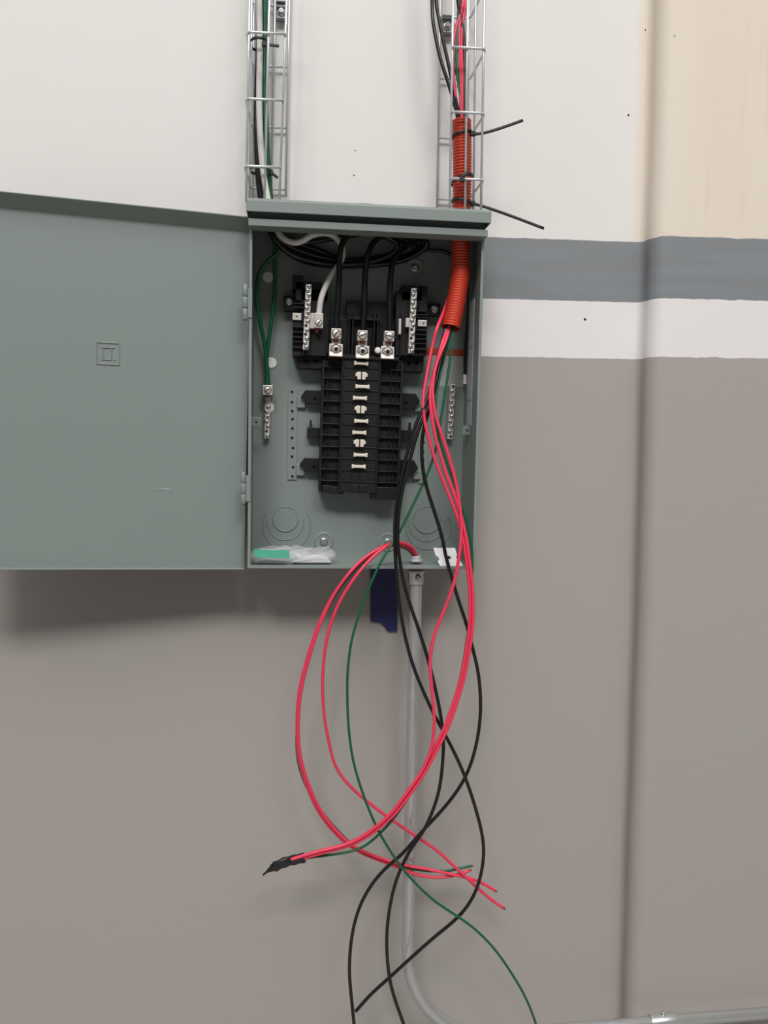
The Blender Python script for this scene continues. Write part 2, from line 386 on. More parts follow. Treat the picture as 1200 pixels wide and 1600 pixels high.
# perforated rails
for cx, y0, y1, holes in ((457, 607, 750, 10), (662, 610, 756, 10)):
    m = MB(); c = lrect(m, L, cx-7.5, y0, cx+7.5, y1, YB-.0022, YB)
    r = m.build('perforated_rail', 'paint', panel, bevel=.0005)
    for k in range(holes):
        py = y0+6+(y1-y0-12)*k/(holes-1)+random.uniform(-2, 2); q = L(cx+random.uniform(-1, 1), py, YB-.0024)
        MB().lathe((q.x, YB-.0020, q.z), [(.0022, 0), (.0022, .0008), (.0015, .0008), (.0015, -.001)], 14, cap=False).lathe((q.x, YB-.0020, q.z), [(.0015, .0003), (.001, .00032)], 12).build('hole', 'hole', r)
# stamped tabs the base clips under, and the tabs with a hole on the side walls
for x0, y0, x1, y1 in ((464, 619, 477, 637), (463, 725, 476, 743), (648, 628, 660, 643), (646, 736, 657, 749)):
    m = MB(); lrect(m, L, x0, y0, x1, y1, -.013, YB); m.build('stamped_tab', 'paint', panel, bevel=.001)
for x0, y0, x1, y1 in ((393, 652, 408, 667), (723, 665, 737, 680)):
    m = MB(); c = lrect(m, L, x0, y0, x1, y1, -.056, -.054)
    tb = m.build('cover_tab', 'paint', panel, bevel=.0015)
    MB().lathe((c.x, -.056, c.z), [(.0017, -.0005), (.0017, .0003), (.0012, .0003), (.0012, -.001)], 16, cap=False).lathe((c.x, -.056, c.z), [(.0012, .0001), (.0008, .00012)], 12).build('tab_hole', 'hole', tb)

# breaker base -----------------------------------------------------
m = MB()
z = lambda py: B(565, py, -.046).z
zr = [B(565, 575.5+17.72*k, -.046).z for k in range(11)]
m.box((-.066, -.038, z(770)), (.064, -.016, z(560)))                          # main slab
m.box((-.0665, -.046, z(770)), (-.0625, -.012, z(566))); m.box((.0605, -.046, z(778)), (.0645, -.012, z(566)))
m.box((-.0605, -.044, z(772)), (-.0475, -.03, z(760))); m.box((-.048, -.047, z(773)), (-.026, -.02, z(762))); m.box((.020, -.047, z(780)), (.062, -.02, z(760)))
for x in (-.057, -.0525): m.box((x-.0008, -.043, z(768)), (x+.0008, -.03, z(566)))
for x in (.046, .0535): m.box((x-.0008, -.043, z(775)), (x+.0008, -.03, z(566)))
m.box((-.0345, -.050, z(770)), (.0270, -.02, z(562)))                          # raised middle
for x in (-.0345, .0262): m.box((x-.0012, -.0535, z(772)), (x+.0012, -.03, z(558)))
for k, zz in enumerate(zr):
    m.box((-.064, -.0455, zz-.0008), (-.0345, -.03, zz+.0008)); m.box((.027, -.0455, zz-.0014), (.062, -.03, zz+.0002))
    m.box((-.031, -.0520, zz-.0005), (.024, -.03, zz+.0009))
    m.box((-.064, -.0478, zz-.0012), (-.058, -.03, zz+.0012)); m.box((.056, -.0478, zz-.0016), (.062, -.03, zz+.0008))
# upper plate with lug bays
m.box((-.058, -.034, z(566)), (.058, -.014, z(498))); m.box((-.030, -.030, z(500)), (.036, -.012, z(468)))
for px in (512, 545, 551, 584, 590, 626):
    x = B(px, 520, -.05).x; m.box((x-.0010, -.052, z(556)), (x+.0010, -.02, z(487)))
m.box((-.058, -.054, z(562)), (.056, -.02, z(556)))
m.box((B(543, 500, -.05).x, -.046, z(500)), (B(595, 500, -.05).x, -.02, z(496)))
base = m.build('breaker_base', 'black', panel, bevel=.0006)
base.location = BO; base.rotation_euler = (0, BT, 0); base['label'] = 'black moulded plastic breaker base'
# raised square cups round the empty middle slots, and dark slots left and right of the stabs
for k in range(12):
    py = 568.5+17.72*k
    for dx in (-.0265, .0195):
        if (k+(dx > 0)) % 3 == 0: continue
        c = B(565-k*.25, py, -.05); MB().box((c.x+dx-.0013, -.0512, c.z-.0034), (c.x+dx+.0013, -.048, c.z+.0034)).build('breaker_slot', 'hole', base)
for k in (10, 11):
    c = B(561, 568.5+17.72*k, -.05)
    for dx in (-.0065, .0065): MB().box((c.x+dx-.0055, -.0520, c.z-.0058), (c.x+dx+.0055, -.048, c.z+.0058)).build('blank_cap', 'black', base, bevel=.0006)
# feet, clips and arms
for sx, x0, x1, y0, y1 in ((-1, 470, 504, 609, 632), (-1, 468, 502, 715, 738), (1, 624, 656, 614, 640), (1, 622, 653, 718, 744)):
    pa, pb_ = B(x0, y0, -.02), B(x1, y1, -.02); zc = (pa.z+pb_.z)/2; hh = (pa.z-pb_.z)/2
    if sx < 0: poly = [(pa.x, zc), (pa.x+.008, zc+hh), (pb_.x, zc+hh), (pb_.x, zc-hh), (pa.x+.010, zc-hh), (pa.x+.006, zc-hh*.4)]
    else: poly = [(pb_.x, zc), (pb_.x-.008, zc+hh), (pa.x, zc+hh), (pa.x, zc-hh), (pb_.x-.010, zc-hh), (pb_.x-.006, zc-hh*.4)]
    f = seat(MB().prism(poly, -.022, -.008).build('mounting_foot', 'black', panel, bevel=.0008))
    c = ((pa.x+pb_.x)/2+.005*(-sx), zc)
    MB().lathe((c[0], -.022, c[1]), [(.0028, -.001), (.0028, .002), (.0014, .003)], 12).build('foot_rivet', 'black', f)
for sx, x0, x1, y0, y1 in ((-1, 480, 504, 668, 684), (1, 622, 645, 672, 690)):
    k = MB(); lrect(k, B, x0, y0, x1, y1, -.022, -.008)
    xx = x0+4 if sx < 0 else x1-6; k2 = MB(); lrect(k, B, xx, y0-12, xx+3, y0+2, -.020, -.012); k.build('snap_clip', 'black', base, bevel=.0006)
for x0, x1, y0, y1 in ((464, 506, 553, 576), (626, 662, 553, 581)):
    k = MB(); lrect(k, B, x0, y0, x1, y1, -.034, -.008); ar = seat(k.build('side_arm', 'black', panel, bevel=.0012))
    for q in (.35, .7):
        cc = B(x0+(x1-x0)*q, (y0+y1)/2, -.034); MB().lathe((cc.x, -.034, cc.z), [(.0045, -.001), (.0045, .0014), (.0030, .0014), (.0028, 0)], 18).build('moulded_ring', 'black', ar)
# bus stabs
def barbell(c, w=.0225, hh=.0062):
    p = [(-w/2, hh/2), (-w/2+.003, hh/2), (-w/2+.004, hh*.34), (w/2-.004, hh*.34), (w/2-.003, hh/2), (w/2, hh/2),
         (w/2, -hh/2), (w/2-.003, -hh/2), (w/2-.004, -hh*.36), (-w/2+.004, -hh*.36), (-w/2+.003, -hh/2), (-w/2, -hh/2)]
    return MB().prism([(c.x+a, c.z+b) for a, b in p], -.0585, -.045)
for px, py in ((564.5, 567.5), (566.5, 604), (562.5, 622), (564.5, 658), (561.5, 676), (563.5, 711), (560.5, 729)):
    c = B(px, py, -.058); barbell(c).build('bus_stab', 'stab', base, bevel=.0005)
    MB().box((c.x-.013, -.0512, c.z-.0055), (c.x+.013, -.046, c.z+.0055)).build('stab_window', 'hole', base)
for px, py in ((565, 587), (563.5, 640), (562, 692.5)):
    c = B(px, py, -.058)
    for s in (-1, 1):
        q = [(.0009, .0058), (.0068, .0058), (.0072, .0044), (.0096, .0036), (.0096, -.0014), (.0066, -.0014), (.0066, -.0058), (.0009, -.0058)]
        MB().prism([(c.x+s*a, c.z+b) for a, b in q], -.0585, -.045).build('split_stab', 'stab', base, bevel=.0005)
    MB().box((c.x-.012, -.0512, c.z-.007), (c.x+.012, -.046, c.z+.007)).build('stab_window', 'hole', base)
# main lugs
for i, (px, py, dx) in enumerate(((525.5, 521, -.5), (566.5, 524, 0), (608.5, 525, -3))):
    a = B(px, py, -.068); lug = seat(MB().box((a.x-.0079, -.068, a.z-.0078), (a.x+.0079, -.050, a.z+.0078)).build('main_lug', 'tin', panel, bevel=.0008))
    slotted('lug_screw', .0060, .0022, lug, (a.x, -.068, a.z), 'tin', 24, .9-.5*i)
    c = B(px+dx, py+25, -.062); pl = MB().box((c.x-.0108, -.062, c.z-.0100), (c.x+.0108, -.046, c.z+.0085)).box((c.x-.0070, -.0600, c.z+.008), (c.x+.0070, -.050, c.z+.0170))
    pl.add([(c.x-.0105, -.0622, c.z-.0035), (c.x+.0105, -.0622, c.z-.0035), (c.x+.0105, -.0665, c.z-.0105), (c.x-.0105, -.0665, c.z-.0105), (c.x-.0105, -.058, c.z-.0035), (c.x+.0105, -.058, c.z-.0035), (c.x+.0105, -.0640, c.z-.0120), (c.x-.0105, -.0640, c.z-.0120)],
           [(0, 1, 2, 3), (4, 7, 6, 5), (0, 4, 5, 1), (3, 2, 6, 7), (0, 3, 7, 4), (1, 5, 6, 2)])
    pl.build('lug_strap', 'tin', lug, bevel=.0006)
    MB().lathe((c.x, -.062, c.z), [(.0074, 0), (.0074, .0022)], 6, smooth=False).lathe((c.x, -.062, c.z), [(.0052, .002), (.0052, .0036), (.0034, .0042), (.0030, .0025)], 20).build('lug_nut', 'tin', lug, bevel=.0004)
    MB().lathe((c.x, -.062, c.z), [(.0026, .002), (.0026, .0062), (.0018, .0068)], 14).lathe((c.x, -.062, c.z), [(.0084, .0003), (.0072, .0004)], 24, cap=False, smooth=False).lathe((c.x, -.062, c.z), [(.0058, .0023), (.0050, .0024)], 20, cap=False, smooth=False).build('lug_stud_and_shade_rings', 'hole', lug)  # dark stud plus flat dark rings painted as gap shade round the nut
    MB().tube([(a.x, -.060, a.z-.006), (a.x, -.0605, a.z-.0125)], .0040, 10).build('copper_end', 'copper', lug)
c = B(590.5, 547.5, -.060)
MB().lathe((c.x, -.050, c.z), [(.0072, 0), (.0072, .007), (.0064, .008)], 24).build('black_collar', 'black', base)
MB().lathe((c.x, -.050, c.z), [(.0050, .006), (.0050, .0098), (.0036, .0112), (.001, .0116)], 24).build('white_pin', 'white', base)

# neutral bars with their black supports
def neutral(side):
    sp_ = MB()
    if side < 0:
        bx0, by0, bx1, by1 = 482.5, 444, 477.5, 546
        for r in ((457, 430, 474, 452), (462, 441, 512, 470), (457, 500, 472, 556), (470, 452, 512, 556), (443, 462, 475, 486)):
            lrect(sp_, L, *r, -.046 if r[0] != 443 else -.024, -.010)
        ribs = [(457, y, 476) for y in (474, 480, 511, 519, 527, 534, 543)]; ear = (452, 471)
    else:
        bx0, by0, bx1, by1 = 647.5, 450, 642.5, 552
        for r in ((628, 446, 660, 470), (655, 447, 668, 478), (618, 456, 655, 556), (652, 478, 667, 556), (655, 474, 688, 493)):
            lrect(sp_, L, *r, -.046 if r[0] != 655 or r[1] != 474 else -.024, -.010)
        ribs = [(648, y, 667) for y in (486, 492, 496, 516, 523, 530, 537, 546)]; ear = (679, 483)
    for x0, y, x1 in ribs: lrect(sp_, L, x0, y-.9, x1, y+.9, -.052, -.04)
    nb = sp_.build('neutral_bar', 'black', panel, bevel=.0006)
    nb['label'] = 'neutral bar with silver screws on black support'
    p0, p1 = L(bx0, by0, -.062), L(bx1, by1, -.062); d = (p1-p0); ux = Vector((1, 0, 0))
    w = .0046
    MB().add([p0-ux*w, p0+ux*w, p1+ux*w, p1-ux*w, p0-ux*w+Vector((0, .012, 0)), p0+ux*w+Vector((0, .012, 0)), p1+ux*w+Vector((0, .012, 0)), p1-ux*w+Vector((0, .012, 0))],
             [(3, 2, 1, 0), (4, 5, 6, 7), (0, 1, 5, 4), (1, 2, 6, 5), (2, 3, 7, 6), (3, 0, 4, 7)]).build('terminal_strip', 'tin', nb, bevel=.0005)
    n = 15; first = None
    for k in range(n):
        q = p0+d*((k+.5)/n)+ux*(.0012*(-1)**k)
        if k in (9, 11):
            MB().lathe(q, [(.0024, 0), (.0024, .0002)], 12).build('terminal_hole', 'hole', nb); continue
        if first is None: first = slotted('terminal_screw', .0029, .0016, nb, q, 'screw', 12, .4)
        else: share(first, nb, q, (0, random.uniform(0, 3), 0))
    c = L(*ear, -.024); bolt('support_screw', .0042, nb, (c.x, -.024, c.z), .0045)
    return nb
nl = neutral(-1); nr = neutral(1)
def plate(name, r, Yf, Yb, par, m='tin'):
    k = MB(); c = lrect(k, L, *r, Yf, Yb); return k.build(name, m, par, bevel=.0006), c
pl, c = plate('neutral_tab', (457, 489, 471, 500), -.050, -.044, panel); MB().lathe((c.x-.0005, -.050, c.z), [(.0014, 0), (.0014, .0002)], 12).build('tab_hole', 'hole', pl)
plate('neutral_strap', (484, 489, 493, 513), -.056, -.044, nl)
lg, c = plate('neutral_lug', (491, 489, 505, 512), -.066, -.046, panel); q = L(498, 504.5, -.066); slotted('lug_screw', .0050, .002, lg, q, 'tin', 20, 1.0)
q = L(496, 512, -.058); MB().tube([q, q+Vector((-.001, 0, -.006)), q+Vector((-.0015, 0, -.009))], .003, 10, rads=[.0032, .003, .0014]).build('copper_end', 'copper', lg)
pl, c = plate('neutral_tab', (653, 500, 667, 510), -.050, -.044, panel); MB().lathe((c.x+.002, -.050, c.z), [(.0014, 0), (.0014, .0002)], 12).build('tab_hole', 'hole', pl)
plate('neutral_strap', (634, 497, 641, 511), -.058, -.044, nr); plate('neutral_blade', (623, 498, 627, 522), -.060, -.044, nr)

# ground bars
for (a, b2, n, withlug) in (((418.5, 617), (417, 685), 9, True), ((707.5, 600), (703, 686), 11, False)):
    p0, p1 = L(*a, -.020), L(*b2, -.020); ux = Vector((.0042, 0, 0)); dv = Vector((0, .012, 0))
    gb = MB().add([p0-ux, p0+ux, p1+ux, p1-ux, p0-ux+dv, p0+ux+dv, p1+ux+dv, p1-ux+dv], [(3, 2, 1, 0), (4, 5, 6, 7), (0, 1, 5, 4), (1, 2, 6, 5), (2, 3, 7, 6), (3, 0, 4, 7)]).build('ground_bar', 'tin', panel, bevel=.0005)
    first = None
    for k in range(n):
        q = p0+(p1-p0)*((k+.5)/n)+Vector((.0010*(-1)**k, 0, 0))
        if k in (0 if not withlug else 99, n-2 if withlug else n-1): MB().lathe(q, [(.0022, 0), (.0022, .0002)], 12).build('terminal_hole', 'hole', gb); continue
        if first is None: first = slotted('terminal_screw', .0028, .0016, gb, q, 'screw', 12, .8)
        else: share(first, gb, q, (0, random.uniform(0, 3), 0))
    if withlug:
        k = MB(); c = lrect(k, L, 410.5, 602, 426, 617, -.034, -.012); lg = k.build('ground_lug', 'tin', panel, bevel=.0007)
        slotted('lug_screw', .0052, .002, lg, (c.x, -.034, c.z), 'tin', 20, .6)
        MB().tube([(c.x, -.024, c.z-.007), (c.x, -.024, c.z-.0105)], .0035, 10).build('copper_end', 'copper', lg)

# stickers
k = MB(); lrect(k, L, 664, 556, 724, 604, YB-.0006, YB); s1 = k.build('warning_label', 'label', panel)
k = MB(); lrect(k, L, 664, 545, 724, 556, YB-.0006, YB); k.build('label_header', 'olabel', s1)
c = L(729, 580, -.012)
MB().add([(c.x-.004, -.008, c.z+.060), (c.x+.006, -.016, c.z+.052), (c.x+.008, -.020, c.z-.004), (c.x+.002, -.012, c.z-.010), (c.x-.003, -.0075, c.z+.0585), (c.x+.007, -.0155, c.z+.0505), (c.x+.009, -.0195, c.z-.005), (c.x+.003, -.0115, c.z-.011)],
         [(0, 1, 2, 3), (4, 7, 6, 5), (0, 4, 5, 1), (1, 5, 6, 2), (2, 6, 7, 3), (3, 7, 4, 0)]).build('curled_edge', 'etape', s1)
k = MB(); lrect(k, L, 724, 585, 730, 600, -.021, -.020); k.build('folded_corner', 'paper', s1)
xi = HX-T
s2 = MB().box((xi-.0006, -.070, .225), (xi, -.036, .425)).build('side_label', 'slabel', panel)
for zz in (.265, .35): MB().box((xi-.0009, -.068, zz), (xi-.0005, -.038, zz+.0015)).build('label_rule', 'paint', s2)

# ------------------------------------------------------------------ cable trays (wire mesh channels standing on the wall)
def tray(label, rods, rungs, side, bracket):
    root = empty('cable_tray', W(rods[0][0], 306, -.01)); root.location.y = 0
    tag(root, label, 'cable tray', 'wire mesh cable trays above the panel')
    off = root.location
    for xt, xb, yb, Y in rods:
        a, b = W(xt, 0, Y), W(xb, 300, Y); d = (a-b)/(300.)
        p0 = b-d*(yb+(10 if Y < -.1 else 4)-300); p1 = a+d*160
        MB().tube([p0-off, p1-off], .0019, 8).build('long_wire', 'zinc', root)
    front = [r for r in rods if r[3] < -.1]; back = [r for r in rods if r[3] > -.02]
    def xat(r, zz):
        a, b = W(r[0], 0, r[3]), W(r[1], 300, r[3]); t = (zz-b.z)/(a.z-b.z); return b.x+(a.x-b.x)*t
    for py in rungs:
        zz = W(420 if side < 0 else 730, py, -.113).z
        fx = [xat(r, zz) for r in front]; bx = [xat(r, zz) for r in back]
        if side < 0: P = [(max(fx)+.001, -.1135), (min(fx)+.006, -.1135), (min(fx)-.0005, -.1125), (min(fx)-.003, -.106), (min(bx)-.003, -.016), (min(bx)-.0005, -.0095), (min(bx)+.006, -.0085), (max(bx)+.001, -.0085)]
        else: P = [(min(fx)-.001, -.1135), (max(fx)-.006, -.1135), (max(fx)+.0005, -.1125), (max(fx)+.003, -.106), (max(bx)+.003, -.016), (max(bx)+.0005, -.0095), (max(bx)-.006, -.0085), (min(bx)-.001, -.0085)]
        MB().tube([Vector((x, y, zz))-off for x, y in P], .0019, 8).build('cross_wire', 'zinc', root)
    x0, y0, x1, y1 = bracket; a, b = W(x0, y0, -.004), W(x1, y1, -.004)
    br = MB().box((a.x-off.x, -.005, a.z-off.z), (b.x-off.x, -.0025, b.z-off.z)).box((a.x-off.x, -.014, a.z-off.z), (b.x-off.x, -.0025, a.z-off.z-.002)).box((a.x-off.x, -.014, b.z-off.z), (b.x-off.x, -.0025, b.z-off.z+.002)).build('wall_bracket', 'zincflat', root, bevel=.0006)
    bolt('bracket_bolt', .0042, br, ((a.x+b.x)/2-off.x, -.005, (a.z+b.z)/2-off.z), .006)
    return root
tray('left galvanised wire mesh cable tray holding white and green cables', [(390, 385, 306, -.11), (393.5, 390, 306, -.06), (397, 394.5, 306, -.010), (421, 413.5, 306, -.11), (448, 437, 306, -.11), (430, 424, 304, -.010), (452, 447, 304, -.010)],
     [-52, 52, 156, 261], -1, (432, 5, 447, 34))
tray('right galvanised wire mesh cable tray holding the orange conduit', [(757, 752, 325, -.11), (743.5, 740, 325, -.06), (733, 729, 322, -.010), (731, 727, 325, -.11), (708, 703, 325, -.11), (688, 683, 322, -.010)],
     [-30, 75, 176, 280], 1, (690, 27, 707, 56))

# ------------------------------------------------------------------ orange corrugated conduit
cp = spline([W(721, 188, -.088), W(722, 230, -.088), W(722, 290, -.086), W(721, 340, -.082), W(720, 390, -.080), W(719, 430, -.082), W(713, 470, -.090), (W(704, 513, -.100))], 14, 2)
# resample to even spacing
def resample(P, step):
    out = [P[0]]; acc = 0
    for a, b in zip(P, P[1:]):
        l = (b-a).length; t = 0
        while acc+(l-t) >= step:
            t += step-acc; out.append(a.lerp(b, t/l)); acc = 0
        acc += l-t
    return out
cp = resample(cp, .00112); rads = [.0149 if i % 4 in (1, 2) else .0126 for i in range(len(cp))]
m = MB(); m.tube(cp, .0148, 28, rads=rads, cap=False); inner = MB().tube(cp, .0118, 20, cap=False)
m.v, m.f, m.sm = m.v+inner.v, m.f+[[i+len(m.v) for i in f] for f in inner.f], m.sm+inner.sm
tag(m.build('corrugated_conduit', 'orange', loc=cp[-1]), 'orange corrugated flexible conduit running down from the right cable tray into the panel', 'conduit')

# ------------------------------------------------------------------ steel conduit below the panel
cb = W(650, 905, -.085); ce = W(637, 1490, -.085); cx0, cz0 = ce.x, ce.z
zh0 = W(760, 1618, -.085).z
Rb = cz0-zh0
pts = [W(650, 884, -.085)+Vector((0, 0, -.004)), cb, ce] + [Vector((cx0+Rb*(1-math.cos(a)), -.085, cz0-Rb*math.sin(a))) for a in [math.pi/2*k/14 for k in range(1, 15)]] + [Vector((1.4, -.085, zh0+.008))]
root = empty('steel_conduit', (cx0+Rb, -.085, zh0))
tag(root, 'galvanised steel conduit dropping from the panel bottom and bending right', 'conduit')
off = root.location
MB().tube([p-off for p in pts], .0100, 20).build('tube', 'emt', root)
ct = W(650, 889, -.085); cbb = W(650, 912, -.085)
cn = MB().lathe(Vector((ct.x, -.085, 0))-Vector((off.x, off.y, off.z)), [(.0122, cbb.z), (.0128, cbb.z+.001), (.0128, ct.z-.006), (.0142, ct.z-.005), (.0142, ct.z-.001)], 24, axis='z').build('connector', 'emt', root)
q = Vector((ct.x+.002, -.085-.0125, (ct.z+cbb.z)/2))-off; slotted('set_screw', .0042, .005, cn, q, 'screw', 14, .8)
fl = PE.z+.0035
MB().lathe(Vector((ct.x, -.085, 0))-off, [(.0112, fl+.001), (.0112, fl+.0040)], 8, axis='z', smooth=False).lathe(Vector((ct.x, -.085, 0))-off, [(.0084, fl), (.0084, fl+.010), (.0074, fl+.0105), (.0074, fl+.004)], 20, axis='z').build('locknut', 'zinc', cn, bevel=.0006)
kx = W(1036, 1600, -.085).x
MB().tube([Vector((kx-.024, -.085, zh0+.003))-off, Vector((kx+.024, -.085, zh0+.0035))-off], .0122, 20).build('coupling', 'emt', root, bevel=.0006)
for s in (-1,):
    c = Vector((kx, -.085, zh0+.015))-off; MB().lathe(c, [(.004, 0), (.004, .005), (.003, .006)], 10, axis='z').build('set_screw', 'screw', root)

# ------------------------------------------------------------------ wires
def wire(name, label, mt, r, pts, group, cat='wire', smooth=3, tip=None):
    P = spline([W(*p) if not isinstance(p, Vector) else p for p in pts], 7, smooth)
    P = [p for i, p in enumerate(P) if i == 0 or (p-P[i-1]).length > 1e-5]
    loc = min(P, key=lambda p: p.z)
    o = MB().tube(P, r, 10).build(name, mt, loc=loc); tag(o, label, cat, group)
    if tip:
        d = (P[-1]-P[-2]).normalized(); MB().tube([P[-1]-d*.001-loc, P[-1]+d*tip-loc], r*.55, 8).build('copper_tip', 'copper', o)
    return o
GH = 'branch wires hanging from the orange conduit'; GE = 'branch wires looping out of the steel conduit'; GF = 'supply cables entering from the left tray'
def dep(pts, table):
    """give a depth to photo points from a (py, depth) table"""
    out = []
    for x, y in pts:
        for (a, da), (b, db) in zip(table, table[1:]):
            if a <= y <= b: out.append((x, y, da+(db-da)*(y-a)/(b-a))); break
        else: out.append((x, y, table[0][1] if y < table[0][0] else table[-1][1]))
    return out
TUB = [(0, -.080), (170, -.088), (290, -.086), (390, -.080), (470, -.090), (513, -.100)]
# black wires
K1a = [(664, -150), (673, -60), (675, 0), (676, 30), (681, 60), (689, 96), (700, 128), (709, 160), (716, 188), (717, 230), (717, 300), (716, 390), (714, 440), (706, 480), (697, 513)]
K1 = [(686, 551), (679, 590), (670, 616), (663, 636), (655, 650), (647, 672), (638.5, 700), (631, 730), (625, 760), (619.5, 790), (617, 819), (617, 847), (618, 875), (620, 902), (623, 934), (627.5, 967), (634, 999), (642.5, 1031), (652, 1058), (663, 1084), (676, 1112), (690, 1138), (709, 1174), (726, 1212), (741, 1256), (752.5, 1299), (756, 1333), (750.6, 1371), (737, 1406), (714, 1435), (680, 1463), (645, 1494), (609, 1527), (580, 1553), (556, 1580)]
wire('black_wire', 'black wire bowing right past the bent steel conduit and crossing back to lower left', 'kwire', .0028, dep(K1a, TUB)+dep(K1, [(551, -.112), (640, -.128), (880, -.146), (1000, -.145), (1140, -.135), (1400, -.125), (1600, -.108)]), GH)
K2a = [(676, -150), (680, -60), (681, 0), (686, 30), (693, 66), (702, 106), (710, 148), (719, 188), (721, 230), (721, 300), (720, 390), (717, 440), (710, 480), (700, 513)]
K2 = [(691, 551), (683, 590), (674, 622), (667, 642), (660, 656), (651.5, 678), (643, 709), (635.5, 736), (629, 764), (624, 792), (621.5, 819), (621.5, 847), (624.5, 876), (631, 911), (640.7, 945), (652, 977), (661, 1005), (670, 1035), (678, 1067), (685.7, 1102), (690.5, 1132), (693, 1160), (692, 1186), (688.7, 1220), (681, 1254), (664, 1295), (645, 1322), (630, 1349), (618, 1379), (609, 1417), (604, 1463), (606, 1509), (612.6, 1548), (630, 1598), (648, 1650)]
wire('black_wire', 'black wire swinging left below the panel and down beside the steel conduit', 'kwire', .0028, dep(K2a, TUB)+dep(K2, [(551, -.110), (640, -.126), (880, -.150), (1000, -.150), (1140, -.142), (1400, -.132), (1600, -.12)]), GH)
K3a = [(716, -150), (714, -60), (715, 0), (720, 26), (725, 60), (726, 96), (726, 140), (724, 188), (725, 230), (725, 300), (723, 390), (720, 440), (713, 480), (703, 513)]
K3 = [(694, 551), (684, 590), (673, 630), (664, 662), (659.5, 687), (659, 709), (661, 736), (668.5, 768), (677, 794), (685.5, 821), (692, 845), (697, 871), (704.5, 898), (712, 924), (721, 952), (730, 979), (736.5, 1005), (744, 1035), (748.6, 1061), (751, 1095), (750, 1125), (745, 1160), (733, 1202), (713, 1238), (687, 1270), (656.7, 1302), (630, 1333), (603, 1356), (580, 1383), (563, 1414), (552.5, 1448), (547, 1486), (546, 1525), (549.5, 1563), (553, 1598), (558, 1650)]
wire('black_wire', 'black wire arching out furthest right before sweeping to the lower left edge', 'kwire', .0028, dep(K3a, TUB)+dep(K3, [(551, -.106), (640, -.120), (740, -.130), (880, -.148), (1000, -.138), (1140, -.130), (1260, -.122), (1400, -.128), (1600, -.12)]), GH)
# red wires into the taped end
BUN = [(730, 872), (735.5, 915), (736.5, 955), (735, 985), (730, 1019), (724, 1051), (716, 1082), (706, 1112), (694, 1143), (675, 1180), (658, 1211), (637, 1241), (614, 1271), (588, 1294), (561, 1312), (534, 1323), (503, 1331), (474, 1339), (455, 1345)]
DB = [(540, -.110), (640, -.128), (760, -.140), (880, -.156), (1000, -.160), (1150, -.162), (1260, -.165), (1350, -.150)]
def shift(P, dx, dy): return [(x+dx, y+dy) for x, y in P]
R1 = [(684, 509), (676, 538), (666, 590), (661.5, 618), (661.5, 640), (664.5, 664), (671, 688), (679, 717), (692, 750), (706, 785), (717, 815), (724, 845)]
R1a = [(733, -150), (728, -60), (726, 0), (718, 26), (710, 54), (707, 90), (709, 124), (712, 160)]
wire('red_wire', 'red wire closest to the taped ends, leftmost where it leaves the orange conduit', 'rwire', .0026, dep(R1a, TUB)+[(715, 188, -.067), (717, 240, -.066), (717, 300, -.064), (715, 390, -.059), (711, 430, -.062), (702, 462, -.071), (693, 488, -.087)]+dep(R1, DB)+dep(shift(BUN, -2, -1), DB), GH)
R2 = [(692, 532), (684, 560), (676, 590), (672, 615), (673.5, 645), (679, 677), (687.5, 709), (698, 743), (711, 776), (720.5, 806), (729, 843)]
R2a = [(729, -150), (726, -60), (724, 0), (718, 40), (718, 80), (720, 120), (720, 188), (722, 240), (722, 300), (720, 390), (717, 440), (709, 480), (700, 513)]
wire('red_wire', 'red wire on the right edge of the hanging loop that ends in black tape', 'rwire', .0026, dep(R2a, TUB)+dep(R2, [(a, d-.003) for a, d in DB])+dep(shift(BUN, 3, 1), [(a, d-.003) for a, d in DB]), GH)
R3a = [(737, -150), (731, -60), (729, 0), (722, 40), (721, 80), (723, 120), (722, 188), (724, 240), (724, 300), (722, 390), (719, 440), (711, 480), (702, 513)]
R3 = [(696, 535), (683, 565), (676.5, 596), (676.5, 624), (681, 651), (689, 676), (698, 702), (706, 730), (713, 757), (718, 787), (721, 818), (720, 847), (717.5, 869), (710, 909), (699, 941), (687.6, 969), (678, 994), (673.5, 1018), (671.8, 1039), (673.5, 1063), (676, 1090), (678.5, 1116), (678, 1142), (674, 1170), (660, 1204), (636, 1238), (612, 1270), (586, 1293), (560, 1311), (533, 1322), (502, 1329), (474, 1337), (455, 1343)]
wire('red_wire', 'single red wire bending inward in front of the steel conduit below the panel', 'rwire', .0026, dep(R3a, TUB)+dep(R3, [(a, d-.005) for a, d in DB]), GH)
# green wires out of the orange conduit
G1a = [(722, -150), (718, -60), (717, 0), (714, 50), (710, 84), (712, 110), (720, 150), (724, 188), (727, 240), (727, 300), (725, 390), (722, 440), (716, 480), (709, 513)]
G1 = [(705.5, 542), (702, 571), (698, 598), (693, 630), (687.5, 662), (683, 692), (677, 716), (666, 745), (653.5, 772), (638.7, 802), (624, 832), (613, 850), (600, 869), (583, 903), (569, 937), (558.5, 968), (549, 1002), (543.5, 1044), (542.5, 1081), (544, 1129), (549, 1174), (557.5, 1211), (572, 1254), (591.5, 1299), (614.5, 1337), (637.5, 1368), (676, 1406), (714, 1431), (745, 1454), (775.5, 1486), (802, 1525), (821.5, 1559), (837, 1598), (852, 1650)]
wire('green_wire', 'long green wire curving left in the middle then down to the lower right', 'gwire', .0020, dep(G1a, TUB)+dep(G1, [(542, -.104), (690, -.116), (830, -.130), (880, -.145), (1000, -.150), (1150, -.146), (1350, -.142), (1600, -.12)]), GH)
G2a = [(726, -150), (721, -60), (719, 0), (716, 50), (713, 84), (715, 110), (723, 150), (726, 188), (725, 240), (724, 300), (723, 390), (720, 440), (713, 480), (705, 513)]
